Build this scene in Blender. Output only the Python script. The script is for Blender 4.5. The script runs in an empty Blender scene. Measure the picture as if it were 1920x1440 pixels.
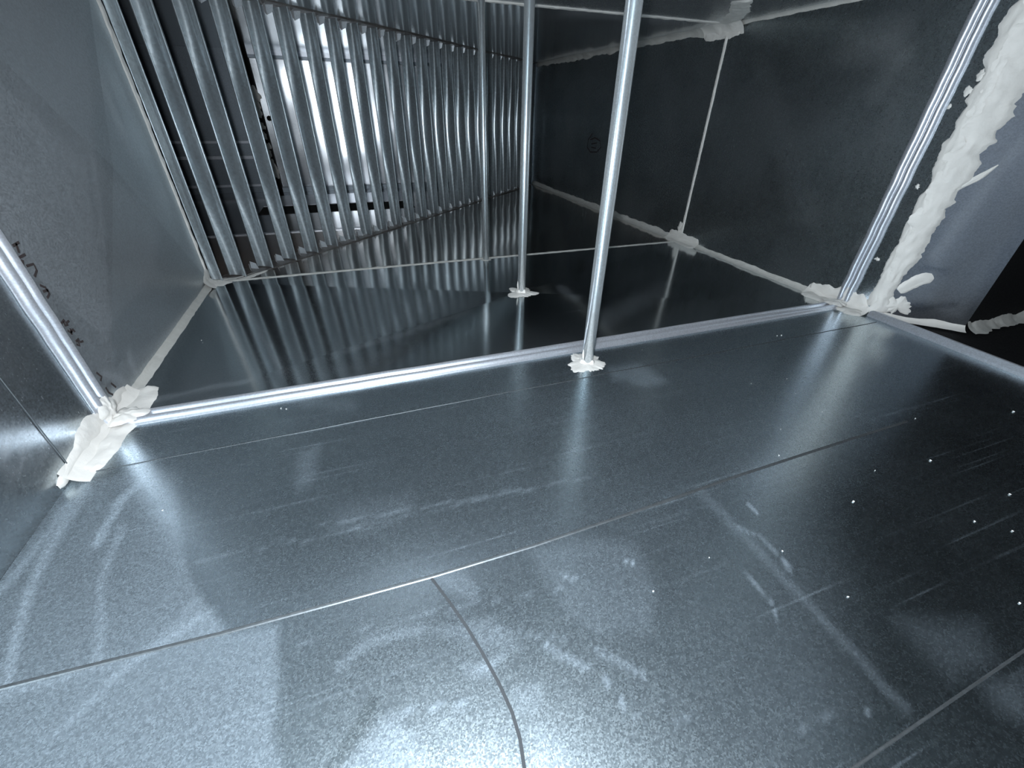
import bpy, math, random
import numpy as np
from mathutils import Vector, Matrix, noise

# ------------------------------------------------------------------ camera, world, light, exposure
SC = bpy.context.scene
COL = SC.collection
F_PX = 780.9
CAM = np.array([0.3663, 0.0, 0.3694])
RCAM = np.array([[0.9431, -0.3322, 0.0151], [-0.1712, -0.5240, -0.8343], [0.2851, 0.7842, -0.5511]])
cd = bpy.data.cameras.new('camera'); cam = bpy.data.objects.new('camera', cd); COL.objects.link(cam)
cd.sensor_width = 36.0; cd.lens = 36.0 * F_PX / 1920.0; cd.clip_start = 0.01; cd.clip_end = 50
X, D, Fw = [Vector(r).normalized() for r in RCAM]
D = (D - X * D.dot(X)).normalized(); Fw = X.cross(D)
M = Matrix((( X.x, -D.x, -Fw.x, CAM[0]), (X.y, -D.y, -Fw.y, CAM[1]), (X.z, -D.z, -Fw.z, CAM[2]), (0, 0, 0, 1)))
cam.matrix_world = M
SC.camera = cam

w = bpy.data.worlds.new('duct_dark'); SC.world = w; w.use_nodes = True
w.node_tree.nodes['Background'].inputs[0].default_value = (0.5, 0.6, 0.7, 1)
w.node_tree.nodes['Background'].inputs[1].default_value = 0.02

ld = bpy.data.lights.new('phone_flash', 'POINT'); ld.energy = 30.0; ld.color = (0.92, 0.97, 1.02); ld.shadow_soft_size = 0.008
lo = bpy.data.objects.new('phone_flash', ld); COL.objects.link(lo)
lo.location = Vector(CAM) - X * 0.018 - D * 0.006 - Fw * 0.004

SC.view_settings.view_transform = 'Standard'; SC.view_settings.look = 'None'
SC.view_settings.exposure = 0.0; SC.view_settings.gamma = 1.0; SC.view_settings.use_curve_mapping = False
try: SC.cycles.sample_clamp_indirect = 4.0
except Exception: pass

# ------------------------------------------------------------------ sizes of the duct
W, H = 1.4, 0.5686
Y3, Y2, Y1, YF = 0.506, 0.604, 1.186, 2.573
YT = 0.542                    # edge of the take-off opening in the right wall
YO = -0.45
YB = -1.0                      # end behind the viewer
rnd = random.Random(7)

def proj(P):
    q = (np.atleast_2d(P) - CAM) @ RCAM.T
    z = np.where(q[:, 2] < 1e-3, 1e-3, q[:, 2])
    return np.stack([960 + F_PX * q[:, 0] / z, 720 + F_PX * q[:, 1] / z], 1), q[:, 2] > 0.02

def on(u, v, axis, val):
    """the point of an axis-aligned surface that is seen at (u, v)"""
    d = RCAM.T @ np.array([(u - 960) / F_PX, (v - 720) / F_PX, 1.0])
    return CAM + d * (val - CAM[axis]) / d[axis]
def fl(u, v): return on(u, v, 2, 0.0)

# ------------------------------------------------------------------ materials
def new_mat(name):
    m = bpy.data.materials.new(name); m.use_nodes = True
    nt = m.node_tree; nt.nodes.clear()
    return m, nt, nt.nodes, nt.links
def mth(nt, op, a, b=None, clamp=False):
    n = nt.nodes.new('ShaderNodeMath'); n.operation = op; n.use_clamp = clamp
    for i, v in enumerate((a, b)):
        if v is None: continue
        if isinstance(v, (int, float)): n.inputs[i].default_value = v
        else: nt.links.new(v, n.inputs[i])
    return n.outputs[0]
def tex_noise(nt, co, scale, detail=3, rough=0.5, vec_scale=None):
    if vec_scale is not None:
        mp = nt.nodes.new('ShaderNodeMapping'); mp.inputs['Scale'].default_value = vec_scale
        nt.links.new(co, mp.inputs['Vector']); co = mp.outputs[0]
    n = nt.nodes.new('ShaderNodeTexNoise'); n.inputs['Scale'].default_value = scale
    n.inputs['Detail'].default_value = detail; n.inputs['Roughness'].default_value = rough
    nt.links.new(co, n.inputs['Vector']); return n.outputs[0]
def ramp(nt, fac, lo_, hi_):
    n = nt.nodes.new('ShaderNodeMapRange'); n.inputs['From Min'].default_value = lo_; n.inputs['From Max'].default_value = hi_
    n.clamp = True; nt.links.new(fac, n.inputs['Value']); return n.outputs[0]

def galv(name, base=(0.48, 0.53, 0.55), rough=0.24, dust=0.10, dust_col=(0.42, 0.44, 0.46), cloud=0.10,
         spangle=520.0, sp_amt=0.06, scratch=(3, 160, 160), attr=False, bump=0.02, dust_sp=0.5, brush=None, lines=0.0):
    m, nt, N, L = new_mat(name)
    co = N.new('ShaderNodeTexCoord').outputs['Object']
    vo = N.new('ShaderNodeTexVoronoi'); vo.inputs['Scale'].default_value = spangle; L.new(co, vo.inputs['Vector'])
    sp = N.new('ShaderNodeSeparateColor'); L.new(vo.outputs['Color'], sp.inputs[0])
    s0 = mth(nt, 'SUBTRACT', sp.outputs[0], 0.5)
    sc = tex_noise(nt, co, 3.0, 4, 0.6, scratch)
    cl = tex_noise(nt, co, 3.5, 5, 0.6)
    met = N.new('ShaderNodeBsdfPrincipled'); met.inputs['Metallic'].default_value = 1.0
    r = mth(nt, 'ADD', mth(nt, 'MULTIPLY', s0, sp_amt), rough)
    r = mth(nt, 'ADD', r, mth(nt, 'MULTIPLY', mth(nt, 'SUBTRACT', sc, 0.5), 0.06))
    if attr:
        g = N.new('ShaderNodeAttribute'); g.attribute_name = 'rough'
        r = mth(nt, 'ADD', r, g.outputs['Fac'])
    r = mth(nt, 'ADD', r, mth(nt, 'MULTIPLY', mth(nt, 'SUBTRACT', cl, 0.5), 0.08), clamp=True)
    L.new(r, met.inputs['Roughness'])
    mx = N.new('ShaderNodeMix'); mx.data_type = 'RGBA'
    mx.inputs[6].default_value = tuple(c * 0.85 for c in base) + (1,); mx.inputs[7].default_value = tuple(min(1, c * 1.12) for c in base) + (1,)
    L.new(sp.outputs[1], mx.inputs[0]); L.new(mx.outputs[2], met.inputs['Base Color'])
    bp = N.new('ShaderNodeBump'); bp.inputs['Strength'].default_value = bump; bp.inputs['Distance'].default_value = 0.002
    L.new(mth(nt, 'ADD', sp.outputs[2], mth(nt, 'MULTIPLY', sc, 0.4)), bp.inputs['Height']); L.new(bp.outputs[0], met.inputs['Normal'])
    if brush:        # drawn metal: highlights stretch along the length of the piece
        tn = N.new('ShaderNodeTangent'); tn.direction_type = 'RADIAL'; tn.axis = 'Z'
        L.new(tn.outputs[0], met.inputs['Tangent'])
        met.inputs['Anisotropic'].default_value = brush; met.inputs['Anisotropic Rotation'].default_value = 0.25
    du = N.new('ShaderNodeBsdfDiffuse'); du.inputs['Color'].default_value = dust_col + (1,); du.inputs['Roughness'].default_value = 0.6
    f = mth(nt, 'ADD', mth(nt, 'MULTIPLY', ramp(nt, cl, 0.35, 0.7), cloud), dust)
    if attr:
        a = N.new('ShaderNodeAttribute'); a.attribute_name = 'dust'  # carries dust and also the painted facet shade and reflections
        ab = N.new('ShaderNodeAttribute'); ab.attribute_name = 'brown'
        mb = N.new('ShaderNodeMix'); mb.data_type = 'RGBA'; mb.inputs[6].default_value = dust_col + (1,); mb.inputs[7].default_value = (0.30, 0.265, 0.24, 1)
        L.new(ab.outputs['Fac'], mb.inputs[0]); L.new(mb.outputs[2], du.inputs['Color'])
        m3 = N.new('ShaderNodeMix'); m3.data_type = 'RGBA'; m3.inputs[7].default_value = (0.57, 0.56, 0.54, 1)
        L.new(ab.outputs['Fac'], m3.inputs[0]); L.new(mx.outputs[2], m3.inputs[6]); L.new(m3.outputs[2], met.inputs['Base Color'])
        f = mth(nt, 'ADD', f, a.outputs['Fac'])
    if lines:        # long fine mill scratches and a mottled dust film
        ln = ramp(nt, tex_noise(nt, co, 1.0, 2, 0.5, (2.2, 260, 260)), 0.62, 0.74)
        pt = ramp(nt, tex_noise(nt, co, 1.0, 2, 0.5, (9, 30, 9)), 0.40, 0.62)
        f = mth(nt, 'ADD', f, mth(nt, 'MULTIPLY', mth(nt, 'MULTIPLY', ln, pt), lines))
        mo = tex_noise(nt, co, 260.0, 3, 0.65)
        f = mth(nt, 'MULTIPLY', f, mth(nt, 'ADD', mth(nt, 'MULTIPLY', ramp(nt, mo, 0.35, 0.68), 0.36), 0.81))
    f = mth(nt, 'MULTIPLY', f, mth(nt, 'ADD', mth(nt, 'MULTIPLY', s0, dust_sp), 1.0), clamp=True)
    ms = N.new('ShaderNodeMixShader'); L.new(f, ms.inputs[0]); L.new(met.outputs[0], ms.inputs[1]); L.new(du.outputs[0], ms.inputs[2])
    o = N.new('ShaderNodeOutputMaterial'); L.new(ms.outputs[0], o.inputs[0])
    return m
def paint(name, col, rough=0.6, var=0.12, scale=40, bump=0.3):
    m, nt, N, L = new_mat(name)
    co = N.new('ShaderNodeTexCoord').outputs['Object']
    n = tex_noise(nt, co, scale, 5, 0.6)
    mx = N.new('ShaderNodeMix'); mx.data_type = 'RGBA'
    mx.inputs[6].default_value = tuple(c * (1 - var) for c in col) + (1,); mx.inputs[7].default_value = tuple(min(1, c * (1 + var)) for c in col) + (1,)
    L.new(n, mx.inputs[0])
    b = N.new('ShaderNodeBsdfPrincipled'); b.inputs['Roughness'].default_value = rough; L.new(mx.outputs[2], b.inputs['Base Color'])
    bp = N.new('ShaderNodeBump'); bp.inputs['Strength'].default_value = bump; bp.inputs['Distance'].default_value = 0.002
    L.new(tex_noise(nt, co, scale * 4, 4), bp.inputs['Height']); L.new(bp.outputs[0], b.inputs['Normal'])
    o = N.new('ShaderNodeOutputMaterial'); L.new(b.outputs[0], o.inputs[0])
    return m

MT = {
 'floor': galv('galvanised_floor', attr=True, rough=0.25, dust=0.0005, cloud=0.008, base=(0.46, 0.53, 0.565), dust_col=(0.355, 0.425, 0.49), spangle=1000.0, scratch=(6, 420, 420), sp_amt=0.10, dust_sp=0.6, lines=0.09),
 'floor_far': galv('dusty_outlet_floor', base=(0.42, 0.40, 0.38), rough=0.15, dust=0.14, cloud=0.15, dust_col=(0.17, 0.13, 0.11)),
 'wall_l': galv('galvanised_left_wall', dust=0.0, cloud=0.04, dust_col=(0.36, 0.38, 0.41), rough=0.34, scratch=(160, 160, 3), attr=True),
 'wall_r': galv('galvanised_right_wall', dust=0.012, cloud=0.035, rough=0.28, scratch=(160, 160, 4), attr=True, bump=0.0, dust_sp=0.15, sp_amt=0.03),
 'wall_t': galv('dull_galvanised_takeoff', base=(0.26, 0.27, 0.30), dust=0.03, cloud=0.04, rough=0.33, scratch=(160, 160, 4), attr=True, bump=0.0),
 'ceil': galv('galvanised_ceiling', dust=0.03, cloud=0.04, rough=0.25, attr=True),
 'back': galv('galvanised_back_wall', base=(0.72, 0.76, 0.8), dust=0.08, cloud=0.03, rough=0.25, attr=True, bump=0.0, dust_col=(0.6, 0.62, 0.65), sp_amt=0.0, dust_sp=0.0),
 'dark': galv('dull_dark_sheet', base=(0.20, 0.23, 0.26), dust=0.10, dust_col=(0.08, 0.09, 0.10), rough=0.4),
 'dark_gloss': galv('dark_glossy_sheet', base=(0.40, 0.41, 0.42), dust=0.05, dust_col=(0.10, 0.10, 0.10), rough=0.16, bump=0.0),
 'branch_shade': galv('shaded_branch_sheet', base=(0.03, 0.03, 0.032), dust=0.3, dust_col=(0.012, 0.012, 0.013), rough=0.6, cloud=0.0),  # darkness of the side branch put into the sheet colour
 'seam': galv('sheet_seam', base=(0.11, 0.125, 0.135), dust=0.03, rough=0.5, cloud=0.02, bump=0.0),
 'vane': galv('galvanised_vane', base=(0.66, 0.73, 0.77), rough=0.35, dust=0.17, dust_col=(0.45, 0.50, 0.53), scratch=(80, 80, 3), spangle=180, cloud=0.14, sp_amt=0.02, bump=0.0, dust_sp=0.3, brush=0.97),
 'rail': galv('dusty_rail', base=(0.30, 0.30, 0.30), rough=0.35, dust=0.22, dust_col=(0.13, 0.115, 0.105), cloud=0.2),
 'tab': galv('clean_tab', base=(0.6, 0.66, 0.7), rough=0.35, dust=0.3, dust_col=(0.7, 0.73, 0.76)),
 'bar': galv('galvanised_bar', base=(0.60, 0.64, 0.70), rough=0.34, dust=0.24, dust_col=(0.52, 0.53, 0.57), cloud=0.06, bump=0.0, sp_amt=0.0, dust_sp=0.1),
 'rod': galv('galvanised_conduit', base=(0.78, 0.83, 0.86), rough=0.25, dust=0.13, dust_col=(0.62, 0.66, 0.68), cloud=0.06, scratch=(90, 90, 4), bump=0.0, sp_amt=0.0, dust_sp=0.0, brush=0.85),
 'seal': paint('grey_white_sealant', (0.60, 0.58, 0.55), 0.6),
 'seal_thin': paint('thin_grey_sealant', (0.45, 0.44, 0.415), 0.5, 0.25, 60),
 'grime': paint('dark_grime', (0.022, 0.026, 0.03), 0.95),
 'ink': paint('dark_ink', (0.03, 0.022, 0.022), 0.6),
 'hole': paint('black_hole', (0.004, 0.004, 0.004), 0.9),
 'crumb': paint('dried_crumb', (0.8, 0.8, 0.78), 0.5),
 'screw': paint('zinc_screw', (0.75, 0.76, 0.78), 0.3),
}

# ------------------------------------------------------------------ helpers
def mesh_obj(name, verts, faces, mat, parent=None, smooth=False, dust=None):
    me = bpy.data.meshes.new(name)
    me.from_pydata([tuple(v) for v in verts], [], [tuple(f) for f in faces]); me.update()
    me.materials.append(mat)
    if smooth: me.polygons.foreach_set('use_smooth', [True] * len(me.polygons))
    if dust is not None:
        a = me.attributes.new('dust', 'FLOAT', 'POINT'); a.data.foreach_set('value', np.asarray(dust, dtype=np.float32))
    o = bpy.data.objects.new(name, me); COL.objects.link(o)
    if parent is not None: o.parent = parent
    return o
def add_attr(o, nm, val):
    a = o.data.attributes.new(nm, 'FLOAT', 'POINT'); a.data.foreach_set('value', np.asarray(val, dtype=np.float32))
def tag(o, label=None, cat=None, group=None, kind=None):
    if label: o['label'] = label
    if cat: o['category'] = cat
    if group: o['group'] = group
    if kind: o['kind'] = kind
    return o
def empty(name, loc, label, cat, group=None):
    o = bpy.data.objects.new(name, None); COL.objects.link(o); o.location = loc; o.empty_display_size = 0.02
    return tag(o, label, cat, group)
def child(name, verts, faces, mat, parent, smooth=False):
    off = np.array(parent.location)
    return mesh_obj(name, np.asarray(verts) - off, faces, mat, parent, smooth)

class Sheet:
    """collects planar grids into one mesh"""
    def __init__(s): s.V = []; s.Fc = []; s.sm = []
    def grid(s, fn, nu, nv, smooth=True):
        b = len(s.V)
        for i in range(nu + 1):
            for j in range(nv + 1): s.V.append(fn(i / nu, j / nv))
        for i in range(nu):
            for j in range(nv):
                a = b + i * (nv + 1) + j
                s.Fc.append((a, a + nv + 1, a + nv + 2, a + 1)); s.sm.append(smooth)
    def tri(s, A, B, C, n):
        A, B, C = map(np.array, (A, B, C)); b = len(s.V); idx = {}
        for i in range(n + 1):
            for j in range(n + 1 - i):
                idx[i, j] = len(s.V); s.V.append(A + (B - A) * i / n + (C - A) * j / n)
        for i in range(n):
            for j in range(n - i):
                s.Fc.append((idx[i, j], idx[i + 1, j], idx[i, j + 1])); s.sm.append(False)
                if j < n - i - 1: s.Fc.append((idx[i + 1, j], idx[i + 1, j + 1], idx[i, j + 1])); s.sm.append(False)
    def crossbreak(s, c, bulge, n):
        """four shallow triangular facets: corners c[0..3] in turn, centre pushed by bulge"""
        c = [np.array(v, float) for v in c]; m = sum(c) / 4 + np.array(bulge)
        for k in range(4): s.tri(c[k], c[(k + 1) % 4], m, n)
    def quad(s, a, b, c, d, n=1, m=1):
        a, b, c, d = map(np.array, (a, b, c, d))
        s.grid(lambda u, v: (a * (1 - u) + b * u) * (1 - v) + (d * (1 - u) + c * u) * v, n, m)
    def build(s, name, mat, dust_tone_fn=None, roughfn=None):
        V = np.array(s.V)
        o = mesh_obj(name, V, s.Fc, mat, dust=(dust_tone_fn(V) if dust_tone_fn else None))
        o.data.polygons.foreach_set('use_smooth', s.sm)
        if roughfn: add_attr(o, 'rough', roughfn(V))
        return tag(o, kind='structure')

def wob(p, amp, sc, seed=0.0):
    return amp * noise.noise(Vector((p[0] * sc + seed, p[1] * sc + seed * 1.7, p[2] * sc)))

# ---------- dust wiped and smeared on the sheets, plus painted facet shade and reflections (value of an attribute, positions on the sheet)
def soft_poly(px, poly, edge):
    """1 inside, 0 outside, soft over edge; px = Nx2"""
    poly = np.array(poly, float); n = len(poly); inside = np.zeros(len(px), bool); dmin = np.full(len(px), 1e9)
    for i in range(n):
        a, b = poly[i], poly[(i + 1) % n]
        ab = b - a; t = np.clip(((px - a) @ ab) / (ab @ ab), 0, 1)
        dmin = np.minimum(dmin, np.hypot(*(px - a - t[:, None] * ab).T))
        cr = (a[1] > px[:, 1]) != (b[1] > px[:, 1])
        with np.errstate(divide='ignore', invalid='ignore'):
            xi = (b[0] - a[0]) * (px[:, 1] - a[1]) / (b[1] - a[1] + 1e-12) + a[0]
        inside ^= cr & (px[:, 0] < xi)
    return np.clip(0.5 + np.where(inside, 1, -1) * dmin / (2 * edge), 0, 1)
def soft_line(px, pts, width):
    pts = np.array(pts, float); dmin = np.full(len(px), 1e9)
    for a, b in zip(pts[:-1], pts[1:]):
        ab = b - a; t = np.clip(((px - a) @ ab) / (ab @ ab), 0, 1)
        dmin = np.minimum(dmin, np.hypot(*(px - a - t[:, None] * ab).T))
    return np.clip(1.3 - dmin / width, 0, 1) ** 1.2
def smears(polys, lines):
    """marks whose outlines were read off the sheet; returns a function of sheet points"""
    def fn(V):
        px, ok = proj(V)
        wv = np.array([[noise.noise(Vector((v[0] * 40, v[1] * 40, v[2] * 40))), noise.noise(Vector((v[0] * 40 + 9, v[1] * 40, v[2] * 40 + 5)))] for v in V])
        px = px + wv * 5
        d = np.zeros(len(V))
        for poly, val, edge in polys: d += val * soft_poly(px, poly, edge)
        for pts, val, wd in lines: d += 1.3 * val * soft_line(px, pts, wd)
        return np.where(ok, d, 0.05)
    return fn

FLOOR_TONE_SMEARS = smears([
    ([(-60, 1560), (-60, 850), (400, 740), (1000, 660), (1480, 590), (1500, 800), (1480, 900), (1560, 1100), (1600, 1300), (1480, 1560)], 0.042, 75),  # broad soft-edged patch, paler over the near floor except its right side
    ([(-60, 1330), (-60, 1000), (150, 900), (245, 890), (280, 950), (330, 960), (345, 1040), (372, 1110), (425, 1185), (240, 1240)], 0.10, 6),
    ([(-60, 1320), (0, 1295), (420, 1185), (520, 1170), (522, 1290), (510, 1370), (545, 1500), (-60, 1500)], 0.11, 8),
    ([(250, 1235), (365, 1120), (425, 1183)], 0.04, 5),
    ([(265, 890), (330, 880), (338, 960), (300, 985), (262, 930)], 0.04, 6),
    ([(630, 950), (770, 925), (775, 965), (690, 1000), (620, 1000)], 0.03, 16),
    ([(800, 1075), (870, 1070), (900, 1110), (890, 1130), (830, 1100)], 0.06, 8),
    ([(990, 1030), (1090, 1010), (1190, 1020), (1230, 1100), (1220, 1180), (1120, 1190), (1060, 1150)], 0.045, 14),
    ([(800, 1180), (925, 1160), (980, 1220), (900, 1215)], 0.06, 8),
    ([(860, 1240), (930, 1245), (920, 1275), (880, 1270)], 0.08, 8),
    ([(960, 1290), (1010, 1280), (1015, 1330), (965, 1340)], 0.06, 6),
    ([(1140, 690), (1200, 680), (1250, 715), (1215, 725), (1150, 712)], 0.07, 6),
    ([(560, 850), (600, 830), (590, 900), (555, 920)], 0.05, 8),
    ([(650, 1440), (730, 1340), (790, 1400), (830, 1500), (640, 1500)], 0.14, 14),
    ([(1000, 1355), (1060, 1400), (1085, 1500), (1000, 1500)], 0.10, 12),
    ([(1680, 1160), (1830, 1170), (1860, 1240), (1780, 1270)], 0.035, 25),
    ([(1840, 1285), (1930, 1260), (1930, 1360), (1870, 1330)], 0.045, 22),
    ([(1390, 880), (1480, 860), (1500, 900), (1420, 950)], 0.03, 25),
    ([(405, 528), (430, 505), (560, 470), (720, 425), (700, 450), (620, 485), (560, 505)], 0.13, 12),
    ([(405, 540), (700, 545), (900, 568), (640, 665), (330, 760)], 0.022, 8),
    ([(230, 770), (640, 670), (900, 590), (1080, 640), (300, 790)], 0.010, 14),
    ([(1020, 340), (1280, 430), (1380, 495), (1250, 470), (1000, 360)], 0.05, 10),
    ([(1080, 400), (1180, 360), (1260, 440), (1110, 420)], 0.03, 10),
  ], [
    ([(265, 900), (215, 955), (180, 1020)], 0.12, 10), ([(160, 915), (80, 1050), (40, 1150), (12, 1280)], 0.10, 12),
    ([(225, 990), (190, 1100), (185, 1240)], 0.07, 9), ([(130, 940), (60, 1040), (0, 1110)], 0.08, 8),
    ([(400, 1140), (250, 1240), (100, 1380)], 0.05, 9), ([(190, 780), (330, 740), (480, 710)], 0.05, 5),
    ([(300, 775), (350, 760), (410, 745)], 0.08, 4), ([(520, 740), (580, 755), (660, 760)], 0.03, 14),
    ([(1310, 920), (1400, 1010), (1560, 1180), (1700, 1330)], 0.035, 10), ([(1380, 985), (1430, 1010), (1460, 1040)], 0.09, 3),
    ([(1468, 1050), (1482, 1068)], 0.16, 4), ([(1400, 945), (1420, 960)], 0.14, 3), ([(1390, 1070), (1440, 1120), (1455, 1160)], 0.10, 2.2),
    ([(1020, 1210), (1105, 1255)], 0.14, 5), ([(1110, 1215), (1210, 1270)], 0.10, 6), ([(1120, 1260), (1195, 1355)], 0.16, 2.5),
    ([(1235, 1370), (1243, 1388)], 0.14, 3), ([(1170, 1048), (1188, 1056)], 0.15, 2), ([(1050, 1080), (1085, 1088)], 0.12, 3),
    ([(745, 1335), (800, 1328), (880, 1318)], 0.14, 4), ([(800, 1362), (840, 1353)], 0.12, 4), ([(640, 1250), (700, 1200), (790, 1180)], 0.06, 12),
    ([(700, 1320), (650, 1400), (620, 1440)], -0.06, 12), ([(900, 1255), (945, 1230)], 0.1, 8),
    ([(600, 985), (860, 940), (1120, 890)], 0.05, 2.2), ([(330, 1060), (700, 985), (1000, 915)], 0.05, 2.2), ([(560, 1210), (800, 1150), (1060, 1100)], 0.05, 2.5),
    ([(1500, 1370), (1620, 1310)], 0.05, 2), ([(1260, 1360), (1330, 1315)], 0.05, 2), ([(1620, 1330), (1645, 1350)], 0.08, 2),
    ([(930, 1180), (1060, 1200)], 0.05, 5), ([(410, 545), (450, 660)], 0.06, 6), ([(470, 590), (530, 700)], 0.05, 7),
    ([(640, 660), (760, 625), (880, 585)], 0.03, 5), ([(1640, 610), (1560, 740), (1440, 880)], 0.02, 30),  # pale crease line; the wide streak paints the sealant strip's floor reflection
    ([(1240, 545), (1130, 600)], 0.03, 20), ([(1050, 540), (1080, 560)], 0.05, 8),
  ])
LEFT_SHADE_SMEARS = smears([
    ([(155, -20), (215, 690), (330, 600), (400, 520), (230, 0)], -0.04, 3),  # lighter and darker facets of the creased panel, their shading painted in
    ([(-40, 120), (160, 300), (205, 640), (0, 460), (-40, 400)], 0.035, 3),
    ([(170, 290), (300, 420), (290, 520), (200, 620)], 0.03, 3),
  ], [([(0, 850), (80, 825), (170, 805)], 0.12, 12), ([(20, 880), (90, 850), (150, 825)], 0.06, 16), ([(200, 700), (240, 725)], 0.06, 10), ([(240, 660), (255, 700)], 0.06, 6)])  # long streak along the bar is its reflection, painted on the wall
RIGHT_SMEARS = smears([
    ([(1600, 60), (1700, 40), (1690, 110), (1580, 105)], 0.09, 30),
    ([(1640, 280), (1660, 200), (1720, 130), (1680, 240), (1640, 330)], 0.03, 16),
    ([(1060, 210), (1072, 212), (1072, 262), (1060, 258)], 0.03, 4),
    ([(1100, 150), (1106, 150), (1104, 265), (1092, 260)], 0.03, 4),
    ([(1410, 110), (1440, 110), (1545, 420), (1480, 420)], 0.02, 10),
  ], [([(1645, 420), (1600, 470)], 0.03, 8), ([(1700, 100), (1640, 180)], 0.03, 20)])
CEIL_SMEARS = smears([([(800, 10), (1000, 20), (1000, 70), (800, 60)], 0.03, 20)], [([(1040, 110), (1200, 85), (1340, 55)], 0.12, 9), ([(1060, 20), (1200, 35), (1350, 48)], 0.06, 9)])
BACK_SMEARS = smears([], [])

# ------------------------------------------------------------------ the duct shell
s = Sheet()
s.grid(lambda u, v: (u * W, YB + v * (-0.06 - YB), 0.0), 30, 20)
def near_floor(u, v):
    x, y = u * W, -0.06 + v * (Y2 + 0.06)
    return (x, y, floor_z(x, y))
def floor_z(x, y):
    u, v = x / W, (y + .06) / (Y2 + .06)
    if not (0 <= v <= 1 and 0 <= u <= 1): return 0.0
    e = min(1, 8 * min(u, 1 - u)) * min(1, 8 * min(v + .2, 1 - v))
    e *= max(0.0, min(1, 8 * (v + .2)))
    return wob((x, y, 0), 0.0012, 2.6, 3.1) * e + wob((x, y, 0), 0.00025, 9, 7.7) * e
def drape(P, n=6):
    out = []
    for a, b in zip(P[:-1], P[1:]): out += lin(a, b, n)[:-1]
    out.append(P[-1])
    return [np.array((p[0], p[1], floor_z(p[0], p[1]) + 0.0001)) for p in out]
s.grid(near_floor, 330, 160)
s.crossbreak([(0, Y2, 0), (W, Y2, 0), (W, Y1, 0), (0, Y1, 0)], (0, -0.02, 0.009), 110)
s.grid(lambda u, v: (W - (1 - u) * W * (1 - v), Y1 + v * (YF - Y1), wob((u * 1.4 * (1 - v), v * 1.4, 1), 0.0022, 3.0) * min(1, 12 * u * (1 - u)) * min(1, 12 * v * (1 - v))), 150, 150)
floor = s.build('floor', MT['floor'], FLOOR_TONE_SMEARS, lambda V: np.where(V[:, 1] > Y1 + .0005, -0.18, np.where(V[:, 1] > Y2 + .0005, -0.155, 0.0)))
_fv = np.empty(len(floor.data.vertices) * 3); floor.data.vertices.foreach_get('co', _fv)
add_attr(floor, 'brown', np.where(_fv[1::3] > Y1 + .0005, 1.0, np.where(_fv[1::3] > Y2 + .0005, 0.35, 0.0)))

s = Sheet()
YM = float(fl(600, 431)[1]); VM = (YM - Y1) / (YF - Y1)
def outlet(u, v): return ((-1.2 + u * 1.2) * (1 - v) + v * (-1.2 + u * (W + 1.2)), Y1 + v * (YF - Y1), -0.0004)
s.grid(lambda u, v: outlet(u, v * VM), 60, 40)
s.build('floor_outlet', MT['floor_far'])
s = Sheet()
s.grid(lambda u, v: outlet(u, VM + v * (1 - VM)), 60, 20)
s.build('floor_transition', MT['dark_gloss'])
s = Sheet()
s.quad((W, YO, -.004), (W + .9, YO, -.004), (W + .9, YT, -.004), (W, YT, -.004), 4, 4)
s.build('floor_branch', MT['branch_shade'])

s = Sheet()
s.grid(lambda u, v: (wob((0, u * 1.6, v), 0.0015, 2.4), YB + u * (Y2 - YB), v * H), 120, 50)
s.crossbreak([(0, Y2, 0), (0, Y1, 0), (0, Y1, H), (0, Y2, H)], (0.022, 0, 0), 70)
s.quad((-0.001, Y1, 0), (-1.2, Y1, 0), (-1.2, Y1, H), (-0.001, Y1, H), 6, 3)
wall_left = s.build('wall_left', MT['wall_l'], lambda V: LEFT_SHADE_SMEARS(V) + np.where(V[:, 1] < Y2 - .001, 0.03, 0.135), lambda V: np.where(V[:, 1] < Y2 - .001, -0.10, 0.0))

s = Sheet()
s.quad((W, YB, 0), (W, YO, 0), (W, YO, H), (W, YB, H), 6, 3)
s.quad((W, YT, 0), (W, Y2, 0), (W, Y2, H), (W, YT, H), 8, 40)
s.crossbreak([(W, Y2, 0), (W, Y1, 0), (W, Y1, H), (W, Y2, H)], (-0.012, 0, 0), 70)
s.grid(lambda u, v: (W + wob((0, u * 1.4, v * .57), 0.0018, 3.0, 2.2), Y1 + u * (YF - Y1), v * H), 120, 50)
wall_right = s.build('wall_right', MT['wall_r'], RIGHT_SMEARS)

s = Sheet()
s.quad((0, YB, H), (W, YB, H), (W, Y2, H), (0, Y2, H), 12, 12)
s.crossbreak([(0, Y2, H), (W, Y2, H), (W, Y1, H), (0, Y1, H)], (0, 0, -0.004), 60)
s.grid(lambda u, v: (-1.2 + u * (W + 1.2), Y1 + v * (YF - Y1), H + wob((u * 2.6, v * 1.4, 4), 0.0016, 2.4)), 130, 70)
s.quad((W, YO, H), (W + .9, YO, H), (W + .9, YT, H), (W, YT, H), 2, 2)
ceiling = s.build('ceiling', MT['ceil'], CEIL_SMEARS, lambda V: np.where(V[:, 1] > Y1 - .001, -0.12, 0.0))

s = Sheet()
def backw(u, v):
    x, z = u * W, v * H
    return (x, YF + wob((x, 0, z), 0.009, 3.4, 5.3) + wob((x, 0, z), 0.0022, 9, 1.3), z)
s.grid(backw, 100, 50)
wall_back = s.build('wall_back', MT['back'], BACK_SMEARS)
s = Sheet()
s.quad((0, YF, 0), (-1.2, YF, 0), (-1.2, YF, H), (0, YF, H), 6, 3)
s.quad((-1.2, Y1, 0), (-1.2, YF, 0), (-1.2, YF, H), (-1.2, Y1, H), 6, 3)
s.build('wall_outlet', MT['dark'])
s = Sheet()
s.quad((0, YB, 0), (W, YB, 0), (W, YB, H), (0, YB, H), 6, 3)
s.build('wall_rear', MT['dark'])

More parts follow.
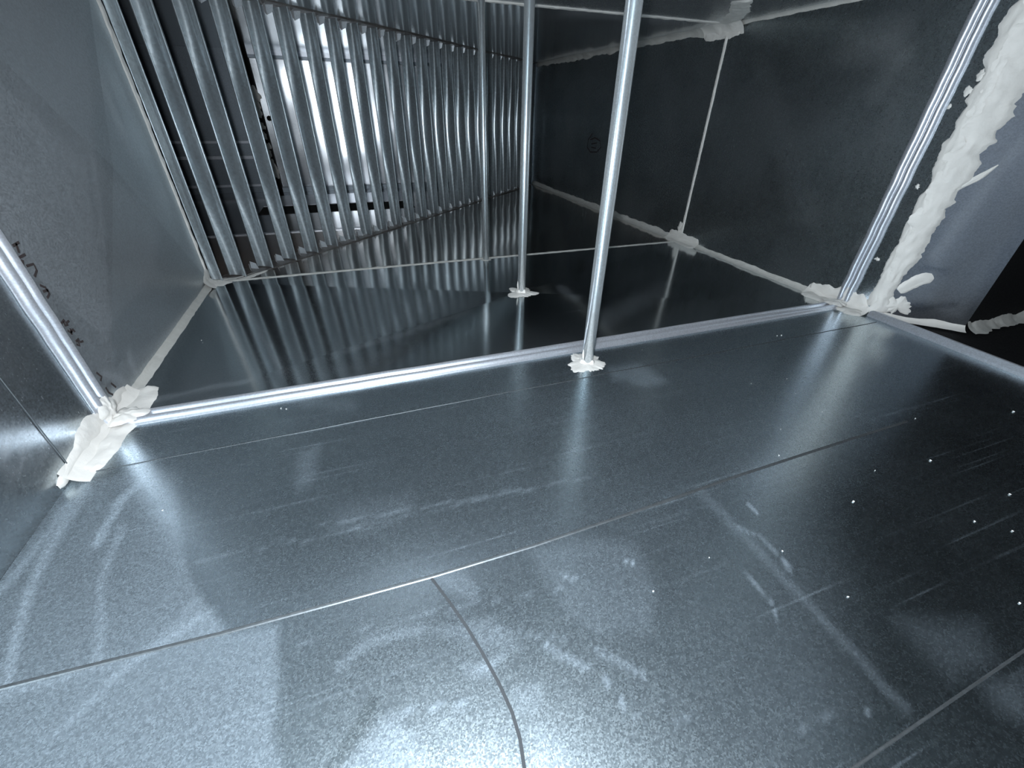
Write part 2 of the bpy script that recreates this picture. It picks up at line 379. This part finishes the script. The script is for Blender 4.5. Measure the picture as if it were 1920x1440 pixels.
# take-off branch on the right: a slanted panel, then a dark side wall running outwards
PX, PY = 1.519, 0.428
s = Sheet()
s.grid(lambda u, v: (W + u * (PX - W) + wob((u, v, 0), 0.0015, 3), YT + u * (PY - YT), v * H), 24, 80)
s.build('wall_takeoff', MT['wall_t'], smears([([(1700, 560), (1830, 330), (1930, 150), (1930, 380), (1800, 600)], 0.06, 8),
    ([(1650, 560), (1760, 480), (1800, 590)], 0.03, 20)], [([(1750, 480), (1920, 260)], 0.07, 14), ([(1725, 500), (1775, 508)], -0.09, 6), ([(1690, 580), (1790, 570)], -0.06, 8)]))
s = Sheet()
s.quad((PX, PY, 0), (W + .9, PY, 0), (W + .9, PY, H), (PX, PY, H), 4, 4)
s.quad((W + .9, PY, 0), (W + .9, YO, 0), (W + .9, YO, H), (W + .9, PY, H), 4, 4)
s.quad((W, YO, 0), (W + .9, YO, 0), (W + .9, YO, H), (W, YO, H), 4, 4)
s.build('wall_branch', MT['branch_shade'])

# ------------------------------------------------------------------ bars, beads and smears
def sweep(path, prof, up, closed=True, nrm=None):
    """sweep a 2D profile (side, height) along straight/curved path with height direction 'up'"""
    path = [np.array(p, float) for p in path]; up = np.array(up, float); V = []; Fc = []; k = len(prof)
    for i, p in enumerate(path):
        t = path[min(i + 1, len(path) - 1)] - path[max(i - 1, 0)]; t /= np.linalg.norm(t)
        sd = np.cross(t, up); sd /= np.linalg.norm(sd)
        for a, b in prof: V.append(p + sd * a + up * b)
    for i in range(len(path) - 1):
        for j in range(k if closed else k - 1):
            a = i * k + j; b = i * k + (j + 1) % k
            Fc.append((a, b, b + k, a + k))
    if closed: Fc += [tuple(range(k))[::-1], tuple(range((len(path) - 1) * k, len(path) * k))]
    return V, Fc
def lin(a, b, n): return [np.array(a) + (np.array(b) - np.array(a)) * i / n for i in range(n + 1)]
# joint bar profile: flat foot with two rounded ribs
def rib_profile(wd, hh):
    pr = [(-wd, 0), (-wd, 0.0015)]
    for c in (-wd * 0.48, wd * 0.48):
        for k in range(7):
            a = math.pi * (1 - k / 6); pr.append((c + wd * 0.36 * math.cos(a), 0.0015 + hh * math.sin(a)))
    return pr + [(wd, 0.0015), (wd, 0)]
def wavy(a, b, n, amp, ax):
    P = lin(a, b, n); ax = np.array(ax)
    return [p + ax * amp * noise.noise(Vector((i * 0.35, a[0] * 3, 1.1))) * min(1, i, n - i) for i, p in enumerate(P)]

jf = empty('joint_frame', (0, Y2, 0), 'bright double-ribbed metal joint bar crossing the floor and up both walls, nearest the viewer', 'joint bar', None)
pr = rib_profile(0.017, 0.007)
for nm, a, b, up in (('floor_bar', (0.0, Y2, 0), (W, Y2, 0), (0, 0, 1)), ('side_bar', (0, Y2, 0), (0, Y2, H), (1, 0, 0)),
                     ('side_bar', (W, Y2, 0), (W, Y2, H), (-1, 0, 0)), ('top_bar', (0, Y2, H), (W, Y2, H), (0, 0, -1))):
    V, Fc = sweep(wavy(a, b, 60, 0.0012, (0, 1, 0)), pr, up); child(nm, V, Fc, MT['bar'], jf, True)

# sheet seams of the floor and walls
def strip(name, path, up, wd, hh, mat, kind='structure', prof=None):
    V, Fc = sweep(path, prof or [(-wd, 0), (-wd * .5, hh), (wd * .5, hh), (wd, 0)], up, closed=False)
    return tag(mesh_obj(name, V, Fc, mat, smooth=False), kind=kind)
strip('trim_1', drape(wavy((0.004, Y3 - .004, 0), (1.38, Y3 + .004, 0), 40, 0.002, (0, 1, 0)), 2), (0, 0, 1), 0.0011, 0.0005, MT['seam'])
strip('trim_2', lin((0.0006, Y3 - .003, 0.002), (0.0006, Y3, H), 10), (1, 0, 0), 0.0010, 0.0005, MT['seam'])
sp4 = [fl(*p) for p in ((-120, 1322), (0, 1290), (200, 1240), (420, 1186), (620, 1132), (810, 1080), (1000, 1022), (1200, 955), (1380, 893), (1550, 838), (1700, 790))]
lap = [(-0.0022, 0), (-0.0012, 0.0007), (0.0005, 0.0009), (0.0008, 0.0001), (0.0016, 0.0)]
strip('trim_3', drape(sp4), (0, 0, 1), 0, 0, MT['seam'], prof=[(-p[0], p[1]) for p in lap][::-1])
sp5 = [fl(*p) for p in ((1430, 1560), (1600, 1440), (1760, 1330), (1930, 1213), (2100, 1100))]
strip('trim_4', drape(sp5), (0, 0, 1), 0.0010, 0.0007, MT['seam'])
spv = [fl(*p) for p in ((806, 1080), (840, 1125), (875, 1175), (905, 1225), (935, 1280), (960, 1335), (975, 1385), (983, 1440), (985, 1500))]
strip('trim_5', drape(spv), (0, 0, 1), 0.0013, 0.0001, MT['grime'])
# lip of the take-off opening along the floor
V, Fc = sweep([(W + .004, YT - .002, 0), (W + .004, 0.30, 0), (W + .004, YO, 0)], [(-.012, 0), (-.012, .004), (-.004, .012), (.004, .013), (.011, .005), (.011, 0)], (0, 0, 1))
tag(mesh_obj('trim_6', V, Fc, MT['bar']), kind='structure')

def jag(i, seed, f=0.35):
    return noise.noise(Vector((i * f * .35, seed * 3.7, 0.3))) + 0.35 * noise.noise(Vector((i * f, seed * 1.9, 4.3))) + 0.15 * noise.noise(Vector((i * f * 3, seed * 2.3, 8.3)))
def ribbon(path, widths, up, hh, seed, rough=0.5, step=0.0028, na=8):
    """flat hand-laid smear on a surface, ragged edges, thicker in the middle"""
    path = [np.array(p, float) for p in path]; widths = np.array(widths, float)
    seg = np.array([np.linalg.norm(b - a) for a, b in zip(path[:-1], path[1:])]); cum = np.r_[0, np.cumsum(seg)]
    n = max(4, int(cum[-1] / step)); ts = np.linspace(0, cum[-1], n + 1)
    P = np.stack([np.interp(ts, cum, [p[k] for p in path]) for k in range(3)], 1); Wd = np.interp(ts, cum, widths)
    up = np.array(up, float); V = []; Fc = []
    for i in range(n + 1):
        t = P[min(i + 1, n)] - P[max(i - 1, 0)]; t /= np.linalg.norm(t); sd = np.cross(t, up); sd /= np.linalg.norm(sd)
        l = Wd[i] * (1 + rough * jag(i, seed)); r = Wd[i] * (1 + rough * jag(i, seed + 11))
        end = min(1, (min(i, n - i) + 0.3) / 3)
        for j in range(na + 1):
            q = -1 + 2 * j / na; o = q * (l if q < 0 else r) * (0.5 + 0.5 * end)
            h = hh * (1 - abs(q) ** 3) * (0.75 + 0.6 * noise.noise(Vector((i * .13, j * 1.1, seed)))) * end + 0.0003
            if abs(q) == 1: h = -0.0002
            V.append(P[i] + sd * o + up * h)
    for i in range(n):
        for j in range(na):
            a = i * (na + 1) + j; Fc.append((a, a + 1, a + na + 2, a + na + 1))
    return V, Fc
def fillet(a, b, da, db, wa, wb, seed, rough=0.4, step=0.005, bulge=0.35):
    """bead tooled into the inner corner between two sheets"""
    a, b, da, db = map(lambda v: np.array(v, float), (a, b, da, db)); L_ = np.linalg.norm(b - a); n = max(4, int(L_ / step)); V = []; Fc = []; k = 7
    for i in range(n + 1):
        p = a + (b - a) * i / n
        w1 = wa * (1 + rough * jag(i, seed)); w2 = wb * (1 + rough * jag(i, seed + 5))
        for j in range(k):
            t = j / (k - 1); bz = (1 - t) ** 2 * da * w1 + t ** 2 * db * w2 + 2 * t * (1 - t) * (da * w1 + db * w2) * bulge * 0.5
            e = 0.0004 * noise.noise(Vector((i * .3, j, seed))) - (0.0002 if j in (0, k - 1) else 0)
            V.append(p + bz + (da + db) * e)
    for i in range(n):
        for j in range(k - 1):
            q = i * k + j; Fc.append((q, q + 1, q + k + 1, q + k))
    return V, Fc
def splat(c, up, ex, ey, r, hh, seed, n=56, ring=6, squash=1.0, spikes=0.5, r_in=0.0):
    """ragged pat of sealant pressed on a surface"""
    c, up, ex, ey = map(lambda v: np.array(v, float), (c, up, ex, ey)); V = []; Fc = []
    for i in range(n):
        a = 2 * math.pi * i / n
        rr = r * (1 + spikes * (noise.noise(Vector((math.cos(a) * 1.5, math.sin(a) * 1.5, seed))) + .3 * noise.noise(Vector((math.cos(a) * 4, math.sin(a) * 4, seed + 3))) + .22 * noise.noise(Vector((math.cos(a) * 12, math.sin(a) * 12, seed + 6)))))
        for j in range(ring + 1):
            t = j / ring; q = r_in + (rr - r_in) * t
            h = hh * (1 - t ** 2.5) * (0.8 + .5 * noise.noise(Vector((q * math.cos(a) * 150, q * math.sin(a) * 150, seed)))) + 0.0004
            if j == ring: h = -0.0002
            V.append(c + ex * q * math.cos(a) + ey * q * squash * math.sin(a) + up * h)
    for i in range(n):
        for j in range(ring):
            a = i * (ring + 1) + j; b = ((i + 1) % n) * (ring + 1) + j; Fc.append((a, a + 1, b + 1, b))
    return V, Fc
def join(*vf):
    V = []; Fc = []
    for v, f in vf:
        b = len(V); V += list(v); Fc += [tuple(i + b for i in q) for q in f]
    return V, Fc
def seal(name, vf, label, mat='seal', cat='sealant', group=None):
    V, Fc = vf; V = np.array(V); c = V.mean(0)
    o = mesh_obj(name, V - c, Fc, MT[mat], smooth=True); o.location = c
    return tag(o, label, cat, group)

UX, UY, UZ = np.eye(3)
# beads along the long edges
seal('sealant_bead', fillet((0, Y2 + .03, 0), (0, Y1 - .01, 0), UX, UZ, 0.0135, 0.011, 1, 0.12), 'grey sealant bead along the left wall and floor between the two corner patches', 'seal_thin')
seal('sealant_bead', fillet((W, Y2 + .05, 0), (W, Y1 - .05, 0), -UX, UZ, 0.014, 0.012, 2, 0.3), 'pale sealant bead along the foot of the right wall between the two joints', 'seal_thin')
seal('sealant_bead', fillet((W, Y1 + .04, 0), (W, YF - .03, 0), -UX, UZ, 0.016, 0.016, 3, 0.4), 'dim sealant bead along the foot of the right wall, running to the last vane', 'seal_thin')
seal('sealant_bead', fillet((W, Y1 + .02, H), (W, YF - .03, H), -UX, -UZ, 0.020, 0.016, 4, 0.5), 'ragged sealant bead along the top of the dark far right wall', 'seal_thin')
seal('sealant_bead', fillet((W, Y1 - .02, H), (W, Y2 + .02, H), -UX, -UZ, 0.010, 0.008, 5, 0.3), 'thin sealant line where ceiling meets right wall, upper right of the corner patch', 'seal_thin')
# bead round the far cross seam
seal('sealant_bead', ribbon(lin((0.02, Y1, 0), (W - .02, Y1, 0), 10), [0.0055] * 11, UZ, 0.0025, 6, 0.35), 'thin pale seam line of sealant across the floor in front of the vanes', 'seal_thin')
seal('sealant_bead', ribbon(lin((0, Y1 - .004, 0.02), (0, Y1 - .004, H), 10), [0.0045 + .0009 * k for k in range(11)], UX, 0.004, 7, 0.25), 'light upright sealant line at the end of the left wall beside the vanes', 'seal')
seal('sealant_bead', ribbon(lin((W, Y1, 0.02), (W, Y1, H - .02), 10), [0.0055] * 11, -UX, 0.003, 8, 0.25), 'thin upright sealant line on the right wall between floor and ceiling patches')
seal('sealant_bead', ribbon(lin((0.02, Y1, H), (W - .03, Y1, H), 10), [0.009] * 11, -UZ, 0.003, 9, 0.4), 'pale sealant seam line across the ceiling behind the tops of the rods')
# corner patches
seal('sealant_patch', join(
    ribbon([(0.014, Y2 - .105, 0), (0.012, Y2 - .03, 0), (0.018, Y2 + .03, 0), (0.016, Y2 + .09, 0)], [0.012, 0.020, 0.024, 0.018], UZ, 0.006, 21, 0.2),
    ribbon([(0, Y2 - .13, 0.008), (0, Y2 - .04, 0.014), (0, Y2 + .03, 0.014), (0, Y2 + .07, 0.010)], [0.006, 0.020, 0.02, 0.014], UX, 0.004, 22, 0.35),
    fillet((0, Y2 - .12, 0), (0, Y2 + .075, 0), UX, UZ, 0.022, 0.020, 23, 0.3),
    splat((0.02, Y2, 0.008), UZ, UX, UY, 0.022, 0.006, 24), splat((0.006, Y2, 0.022), UX, UY, UZ, 0.019, 0.005, 25)),
    'large bright white sealant patch in the left floor corner where the ribbed bars meet')
seal('sealant_patch', join(splat((0.016, Y1 - .005, 0), UZ, UX, UY, 0.034, 0.004, 31, squash=1.0), splat((0, Y1 - .02, 0.014), UX, UY, UZ, 0.028, 0.004, 32),
    fillet((0, Y1 - .05, 0), (0, Y1, 0), UX, UZ, 0.022, 0.02, 33), ribbon([(0.01, Y1, 0), (0.07, Y1 + .02, 0), (0.12, Y1 + .06, 0)], [0.02, 0.02, 0.006], UZ, 0.002, 34, .6)),
    'small sealant patch at the foot of the left wall beside the first vane')
seal('sealant_patch', join(ribbon([(W - .012, Y1 - .09, 0), (W - .012, Y1 + .05, 0)], [0.022, 0.016], UZ, 0.004, 41, 0.25), ribbon([(W, Y1 - .09, 0.014), (W, Y1 + .06, 0.014)], [0.015, 0.016], -UX, 0.004, 42, 0.25),
    fillet((W, Y1 - .09, 0), (W, Y1 + .06, 0), -UX, UZ, 0.022, 0.02, 43),
    splat((W, Y1 + .012, 0.04), -UX, UY, UZ, 0.016, 0.003, 44, spikes=1.1)), 'sealant patch at the foot of the far upright seam on the right wall')
seal('sealant_patch', join(ribbon([(W - .012, Y2 - .06, 0), (W - .02, Y2, 0), (W - .014, Y2 + .085, 0)], [0.022, 0.026, 0.018], UZ, 0.006, 51, 0.5), ribbon([(W, YT + .01, 0.012), (W, Y2, 0.02), (W, Y2 + .09, 0.012)], [0.016, 0.022, 0.014], -UX, 0.005, 52, 0.5),
    fillet((W, YT, 0), (W, Y2 + .09, 0), -UX, UZ, 0.024, 0.022, 53, 0.4), splat((W - .022, Y2, 0.008), UZ, UX, UY, 0.024, 0.006, 54)),
    'lumpy sealant patch in the right floor corner below the white upright smear')
seal('sealant_patch', join(ribbon([(1.21, 0.95, H), (1.30, 1.05, H), (W - .015, Y1 - .01, H)], [0.024, 0.024, 0.026], -UZ, 0.004, 61, 0.2), ribbon([(W, Y1 - .05, H - .016), (W, Y1 + .09, H - .014)], [0.018, 0.014], -UX, 0.004, 62, 0.25),
    fillet((W, Y1 - .06, H), (W, Y1 + .09, H), -UX, -UZ, 0.03, 0.024, 63)), 'square-edged sealant patch at the ceiling corner above the right wall seam')
# the broad upright smear at the edge of the take-off
dn = np.array([PX - W, PY - YT, 0]); dn = dn / np.linalg.norm(dn)
nn = np.array([-dn[1], dn[0], 0]) * -1
if nn[0] > 0: nn = -nn
def tk(sv, z): return np.array([W, YT, 0]) + dn * sv + UZ * z
seal('sealant_smear', join(
    ribbon([tk(0.010, 0.005), tk(0.010, 0.08), tk(0.014, 0.16), tk(0.016, 0.26), tk(0.022, 0.36), tk(0.022, H - .02)], [0.017, 0.015, 0.020, 0.023, 0.028, 0.03], nn, 0.006, 71, 0.6),
    ribbon([(W, YT + .005, 0.02), (W, YT + .006, 0.15), (W, YT + .007, 0.3), (W, YT + .010, H - .02)], [0.010, 0.009, 0.011, 0.015], -UX, 0.004, 72, 0.8),
    ribbon([tk(0.03, 0.06), tk(0.05, 0.085), tk(0.07, 0.10)], [0.012, 0.012, 0.014], nn, 0.003, 73, 0.3),
    splat(tk(0.04, 0.03), nn, dn, UZ, 0.022, 0.004, 74, spikes=.8),
    ribbon([tk(0.02, 0.25), tk(0.05, 0.275), tk(0.07, 0.30)], [0.010, 0.006, 0.003], nn, 0.002, 75, 0.5)),
    'broad white sealant smear running up the edge of the right side opening')
seal('sealant_bead', fillet(tk(0.02, 0.0), tk(0.165, 0), nn, UZ, 0.014, 0.012, 81, 0.3), 'short sealant bead at the foot of the slanted panel in the right opening')
seal('sealant_bead', fillet((PX, PY, 0), (PX + .35, PY, 0), -UY, UZ, 0.022, 0.018, 82, 0.6), 'dull brownish sealant bead in the dark branch at the right edge', 'seal_thin')
for (u, v, r_, sd) in ((1815, 170, .006, 1), (1780, 200, .0035, 2), (1720, 350, .004, 3), (1645, 486, .004, 4), (1840, 140, .007, 5), (1785, 258, .003, 6)):
    p = on(u, v, 0, W)
    seal('sealant_dab', splat(p, -UX, UY, UZ, r_, 0.002, 90 + sd, n=20, ring=3, spikes=.9), 'small stray sealant dab on the right wall between bar and white smear', group='stray sealant dabs', cat='sealant dab')

# ------------------------------------------------------------------ tie rods
def tube(c, r, z0, z1, n=24):
    V = []; Fc = []
    for z in (z0, z1):
        for k in range(n): a = 2 * math.pi * k / n; V.append((c[0] + r * math.cos(a), c[1] + r * math.sin(a), z))
    for k in range(n): Fc.append((k, (k + 1) % n, n + (k + 1) % n, n + k))
    Fc.append(tuple(range(n))[::-1]); Fc.append(tuple(range(n, 2 * n)))
    return V, Fc
for (x, y, r_, sp_, lb, zf) in ((0.7049, 0.5496, 0.0100, 0.033, 'nearest and thickest-looking upright galvanised rod, standing in a white splat before the ribbed bar', 0),
                            (0.7036, 0.8756, 0.0092, 0.032, 'middle upright galvanised rod, its foot in a ragged splat on the creased floor panel', 0.0088),
                            (0.7040, 1.1700, 0.0082, 0.0, 'farthest upright galvanised rod, standing at the thin seam before the vanes', 0.0003)):
    t = empty('tie_rod', (x, y, zf), lb, 'rod', 'upright tie rods')
    V, Fc = tube((x, y), r_, zf, H)
    o = child('rod', V, Fc, MT['rod'], t, True)
    for pf in o.data.polygons: pf.use_smooth = len(pf.vertices) == 4
    if sp_:
        V, Fc = join(splat((x, y, zf), UZ, UX, UY, sp_, 0.003, 100 + y, spikes=.7, r_in=r_ * .8, n=90), splat((x, y, zf), UZ, UX, UY, r_ * 1.5, 0.010, 101 + y, spikes=.3, r_in=r_ * .98))
        child('sealant_collar', V, Fc, MT['seal'], t, True)
        V, Fc = ribbon([(x - r_, y - .004, zf + .006), (x - r_ * 1.2, y - .004, zf + .03)], [0.002, 0.0012], (-1, 0, 0), 0.0015, 5, .4)
        child('sealant_wisp', V, Fc, MT['seal'], t, True)
    else:
        V, Fc = splat((x, y, 0), UZ, UX, UY, 0.014, 0.002, 107, spikes=.6, r_in=r_ * .9)
        child('sealant_collar', V, Fc, MT['seal_thin'], t, True)

# ------------------------------------------------------------------ turning vanes at 45 degrees and their rails
RV = 0.045
A0 = np.array([0.0, Y1]); DV = np.array([W, YF - Y1])
def vane_mesh(th0, th1, scale=1.0):
    """curved blade; local origin at its left edge; hemmed edges"""
    z0, z1 = 0.004, H - 0.004; n = 14; r = RV * scale; t = 0.0009
    P = []
    e = np.array([math.cos(th1), math.sin(th1)]) * r
    for k in range(n + 1):
        a = th0 + (th1 - th0) * k / n
        P.append((np.array([math.cos(a), math.sin(a)]) * r - e, np.array([math.cos(a), math.sin(a)])))
    V = []; Fc = []
    ring = [p - nrm * t for p, nrm in P] + [p + nrm * t for p, nrm in reversed(P)]
    for z in (z0, z1): V += [(q[0], q[1], z) for q in ring]
    k = len(ring)
    for i in range(k): Fc.append((i, (i + 1) % k, k + (i + 1) % k, k + i))
    Fc.append(tuple(range(k))[::-1]); Fc.append(tuple(range(k, 2 * k)))
    hem = []
    for p in (P[0][0], P[-1][0]):
        hem.append(tube((p[0], p[1]), 0.0021, z0, z1, 10))
    return (V, Fc), hem
ORD = ['first', 'second', 'third', 'fourth', 'fifth', 'sixth', 'seventh', 'eighth', 'ninth', 'tenth', 'eleventh', 'twelfth', 'thirteenth', 'fourteenth', 'fifteenth',
       'sixteenth', 'seventeenth', 'eighteenth', 'nineteenth', 'twentieth', 'twenty-first', 'twenty-second', 'twenty-third', 'twenty-fourth', 'twenty-fifth', 'twenty-sixth']
(bv, bf), hems = vane_mesh(math.radians(30), math.radians(85))
proto = empty('turning_vane', (0, 0, 0), 'x', 'vane', 'turning vanes in the diagonal row')
b0 = mesh_obj('blade', bv, bf, MT['vane'], proto, True)
h0 = [mesh_obj('hem', v, f, MT['vane'], proto, True) for v, f in hems]
for o in [b0] + h0:
    for pf in o.data.polygons: pf.use_smooth = len(pf.vertices) == 4
first = True
vane_pos = []
for i in range(-1, 24):
    t = 0.0271 + 0.0403 * i
    p = A0 + DV * t
    if i == -1: p = np.array([0.003, Y1 + 0.012])
    vane_pos.append(p)
    if i == -1: lab = 'first curved turning vane, tight against the sealant line at the end of the left wall'
    elif i <= 2: lab = ORD[i + 1] + ' curved turning vane from the left wall, dark gap behind it'
    elif i <= 9: lab = ORD[i + 1] + ' curved turning vane from the left wall, before the bright back wall'
    elif i == 23: lab = 'last narrow turning vane of the row, beside the dark far right wall'
    else: lab = ORD[i + 1] + ' curved turning vane from the left wall, a bright stripe down its edge'
    if first: r_ = proto; first = False
    else:
        r_ = proto.copy(); COL.objects.link(r_)
        for ch in [b0] + h0:
            c = ch.copy(); COL.objects.link(c); c.parent = r_
    r_.location = (p[0], p[1], 0); r_['label'] = lab
    r_.rotation_euler = (0, 0, rnd.uniform(-.03, .03))
    k_ = 0.72 if i < 0 else 1.14 - 0.26 * min(1, max(0, i) / 6) + 0.08 * max(0, min(1, (i - 8) / 6)); r_.scale = (k_, k_, 1)

dvn = DV / np.linalg.norm(DV); pvn = np.array([dvn[1], -dvn[0]])     # along the row, and towards the viewer
for z, upz, lb in ((0.0, 1, 'dusty ragged floor rail holding the feet of the turning vanes'), (H, -1, 'dark ceiling rail holding the tops of the turning vanes')):
    c0 = A0 + dvn * 0.03 + pvn * 0.006; c1 = A0 + DV - dvn * 0.05 + pvn * 0.006
    rt = empty('vane_rail', (c0[0], c0[1], z), lb, 'rail', 'rails of the vane row')
    V, Fc = ribbon([(c0[0], c0[1], z), (c1[0], c1[1], z)], [0.033, 0.031], (0, 0, upz), 0.002, 200 + upz, 0.12, step=0.008)
    child('plate', V, Fc, MT['rail'], rt)
    # front hem of the plate
    d0 = c0 + pvn * .031; d1 = c1 + pvn * .031
    V, Fc = ribbon([(d0[0], d0[1], z), (d1[0], d1[1], z)], [0.004, 0.004], (0, 0, upz), 0.003, 210 + upz, 0.5, step=0.006, na=4)
    child('edge_bead', V, Fc, MT['rail'], rt)
    for k, p in enumerate(vane_pos[1:-1]):
        q = p + dvn * 0.060 + pvn * 0.004
        for s_, wd in ((-1, 0.010), (1, 0.009)):
            a = q + dvn * (s_ * 0.0065); e1 = dvn * wd * .5 + pvn * (0.010 * s_); hgt = 0.020 + 0.004 * rnd.random()
            base = [a - e1, a + e1]; top = [a - e1 * .8, a + e1 * .55]
            th = pvn * 0.0006
            V = []
            for off in (th, -th):
                V += [(*(base[0] + off), z), (*(base[1] + off), z), (*(top[1] + off), z + upz * hgt * .75), (*(top[0] + off), z + upz * hgt)]
            Fc = [(0, 1, 2, 3), (7, 6, 5, 4), (0, 4, 5, 1), (1, 5, 6, 2), (2, 6, 7, 3), (3, 7, 4, 0)]
            child('tab', V, Fc, MT['tab'], rt)

# ------------------------------------------------------------------ behind the vanes
V, Fc = sweep([(0.018, YF - .02, 0), (0.018, YF - .02, H)], [(-.025, -.018), (.025, -.018), (.025, .018), (-.025, .018)], (0, -1, 0))
op = empty('outlet_post', (0.018, YF - .02, 0), 'black upright post flaked with sealant, left of the bright back wall behind the vanes', 'post')
child('post', V, Fc, MT['hole'], op)
for k in range(9):
    z = 0.09 + 0.36 * k / 9 + rnd.uniform(-.01, .01); xx = 0.030 + rnd.uniform(-.004, .006)
    V, Fc = splat((xx, YF - .0385, z), -UY, UX, UZ, 0.010 + .008 * rnd.random(), 0.002, 300 + k, n=24, ring=3, squash=1.6, spikes=.8)
    child('sealant_flake', V, Fc, MT['seal_thin'], op, True)
def box(a, b):
    V = [(x, y, z) for x in (a[0], b[0]) for y in (a[1], b[1]) for z in (a[2], b[2])]
    return V, [(0, 1, 3, 2), (4, 6, 7, 5), (0, 4, 5, 1), (2, 3, 7, 6), (0, 2, 6, 4), (1, 5, 7, 3)]
for nm, z0, z1, mt in (('trim_7', H - .018, H, 'bar'), ('trim_8', H - .03, H - .018, 'dark'), ('trim_9', 0, 0.022, 'dark')):
    V, Fc = box((0.04, YF - .03, z0), (W - .03, YF + .02, z1)); tag(mesh_obj(nm, V, Fc, MT[mt]), kind='structure')
for nm, p0, p1, h_, mt in (('trim_13', 384, 366, 0.004, 'bar'), ('trim_14', 397, 384.5, 0.002, 'hole'), ('trim_15', 432.5, 430.5, 0.002, 'bar')):
    ya, yb = float(fl(600, p0)[1]), float(fl(600, p1)[1])
    V, Fc = box((-0.35 if nm == 'trim_15' else 0.0, ya, -0.0002), (0.40 if nm == 'trim_15' else 0.62, yb, h_)); tag(mesh_obj(nm, V, Fc, MT[mt]), kind='structure')
for nm, z0, z1 in (('trim_10', 0.215, 0.225), ('trim_11', 0.15, 0.163), ('trim_12', 0.03, 0.04)):
    V, Fc = box((-1.1, YF - .02, z0), (-0.01, YF + .01, z1)); tag(mesh_obj(nm, V, Fc, MT['bar']), kind='structure')
hp = on(505, 222, 1, YF - .004)
V, Fc = splat(hp, -UY, UX, UZ, 0.011, 0.006, 400, n=24, ring=3, spikes=.1)  # dark raised disc standing in for a hole in the sheet
tag(mesh_obj('bolt_hole', V, Fc, MT['hole'], smooth=True), 'small black hole on the bright back wall behind the fourth vane', 'bolt_hole')

# ------------------------------------------------------------------ writing on the walls, crumbs, screws
def strokes(name, polys, axis, val, nrm, wd, mat, parent):
    V = []; Fc = []
    for pl in polys:
        P = [on(u, v, axis, val) + np.array(nrm) * 0.0071 if axis == 0 and val == 0 else on(u, v, axis, val) + np.array(nrm) * 0.003 for u, v in pl]
        v, f = sweep(P, [(-wd, 0), (-wd, .0003), (wd, .0003), (wd, 0)], nrm)
        b = len(V); V += v; Fc += [tuple(i + b for i in q) for q in f]
    o = mesh_obj(name, V, Fc, MT[mat], parent); return o
strokes('handwriting', [[(8, 462), (20, 455)], [(14, 457), (20, 475)], [(20, 484), (32, 478)], [(26, 488), (28, 500)], [(34, 500), (48, 496), (54, 508), (50, 520)],
    [(60, 536), (70, 540), (78, 552), (74, 560)], [(66, 548), (76, 545)], [(101, 608), (106, 601), (110, 607), (116, 603)], [(105, 604), (108, 612), (114, 610)], [(113, 621), (119, 625), (124, 619), (127, 624)], [(118, 617), (121, 629)],
    [(129, 642), (134, 637), (137, 643), (143, 641)], [(133, 640), (136, 650), (130, 647)], [(168, 700), (178, 708), (176, 716)], [(186, 728), (192, 738), (200, 742)], [(196, 720), (206, 728)]], 0, 0.0, (1, 0, 0), 0.0015, 'ink', wall_left)
strokes('handwriting', [[(1112, 250), (1104, 262), (1102, 276), (1108, 285), (1120, 285), (1128, 276), (1126, 264), (1116, 258), (1108, 262)], [(1110, 270), (1120, 268), (1118, 278), (1110, 276)]],
        0, W, (-1, 0, 0), 0.0022, 'ink', wall_right)

def crumb(p, r_, sd, stretch=1.0):
    V = []; Fc = []; n, m = 8, 5
    for i in range(m + 1):
        ph = math.pi * i / m
        for j in range(n):
            a = 2 * math.pi * j / n; d = np.array([math.sin(ph) * math.cos(a) * stretch, math.sin(ph) * math.sin(a), -math.cos(ph) * .6])
            V.append(d * r_ * (1 + .5 * noise.noise(Vector(d * 2 + np.array([sd, 0, 0])))) + np.array([0, 0, r_ * .6]))
    for i in range(m):
        for j in range(n): Fc.append((i * n + j, i * n + (j + 1) % n, (i + 1) * n + (j + 1) % n, (i + 1) * n + j))
    o = mesh_obj('crumb', V, Fc, MT['crumb'], smooth=True); o.location = p; o.rotation_euler = (0, 0, sd * 1.3)
    return tag(o, 'tiny white crumb of dried sealant lying on the metal floor', 'crumb', 'sealant crumbs scattered on the floor')
for k, (u, v, r_) in enumerate(((1600, 941, 3.2), (1744, 864, 3), (1893, 927, 3), (1827, 978, 2.4), (1900, 772, 3.5), (1716, 785, 2.4), (1465, 629, 3), (1457, 630, 2.5), (1475, 711, 2.2), (1408, 720, 1.8),
        (1491, 739, 1.5), (1463, 806, 1.5), (1541, 773, 1.6), (1460, 855, 2.2), (1590, 1119, 2), (1912, 1131, 2.4), (1898, 996, 2.4), (379, 641, 1.8), (527, 766, 2.4), (537, 767, 2.2), (305, 957, 2), (1204, 656, 1.6),
        (1640, 883, 1.8), (1467, 1033, 2), (1225, 1108, 1.8), (1330, 1045, 1.5))):
    q = fl(u, v); q[2] = floor_z(q[0], q[1]) + 0.0002 if not (Y2 < q[1] < Y1) else 0.003
    crumb(tuple(q), r_ * 0.00034, k, 1.4)
tag(crumb((0.02, 0.45, 0.001), 0.003, 40, 1.6), 'white crumb near the left wall below the bright corner patch', 'crumb').location = tuple(fl(66, 966) + np.array([0.004, 0, 0.0005]))
for k, (u, v) in enumerate(((493, 495), (594, 466), (678, 436))):
    q = fl(u, v)
    V, Fc = tube((0, 0), 0.003, 0.001, 0.006, 8)
    o = mesh_obj('screw', V, Fc, MT['screw']); o.location = (q[0], q[1], 0)
    tag(o, 'short bright screw in the front edge of the vane floor rail, ' + ('nearest left wall', 'middle of three', 'farthest right')[k], 'screw', 'screws in the floor rail')
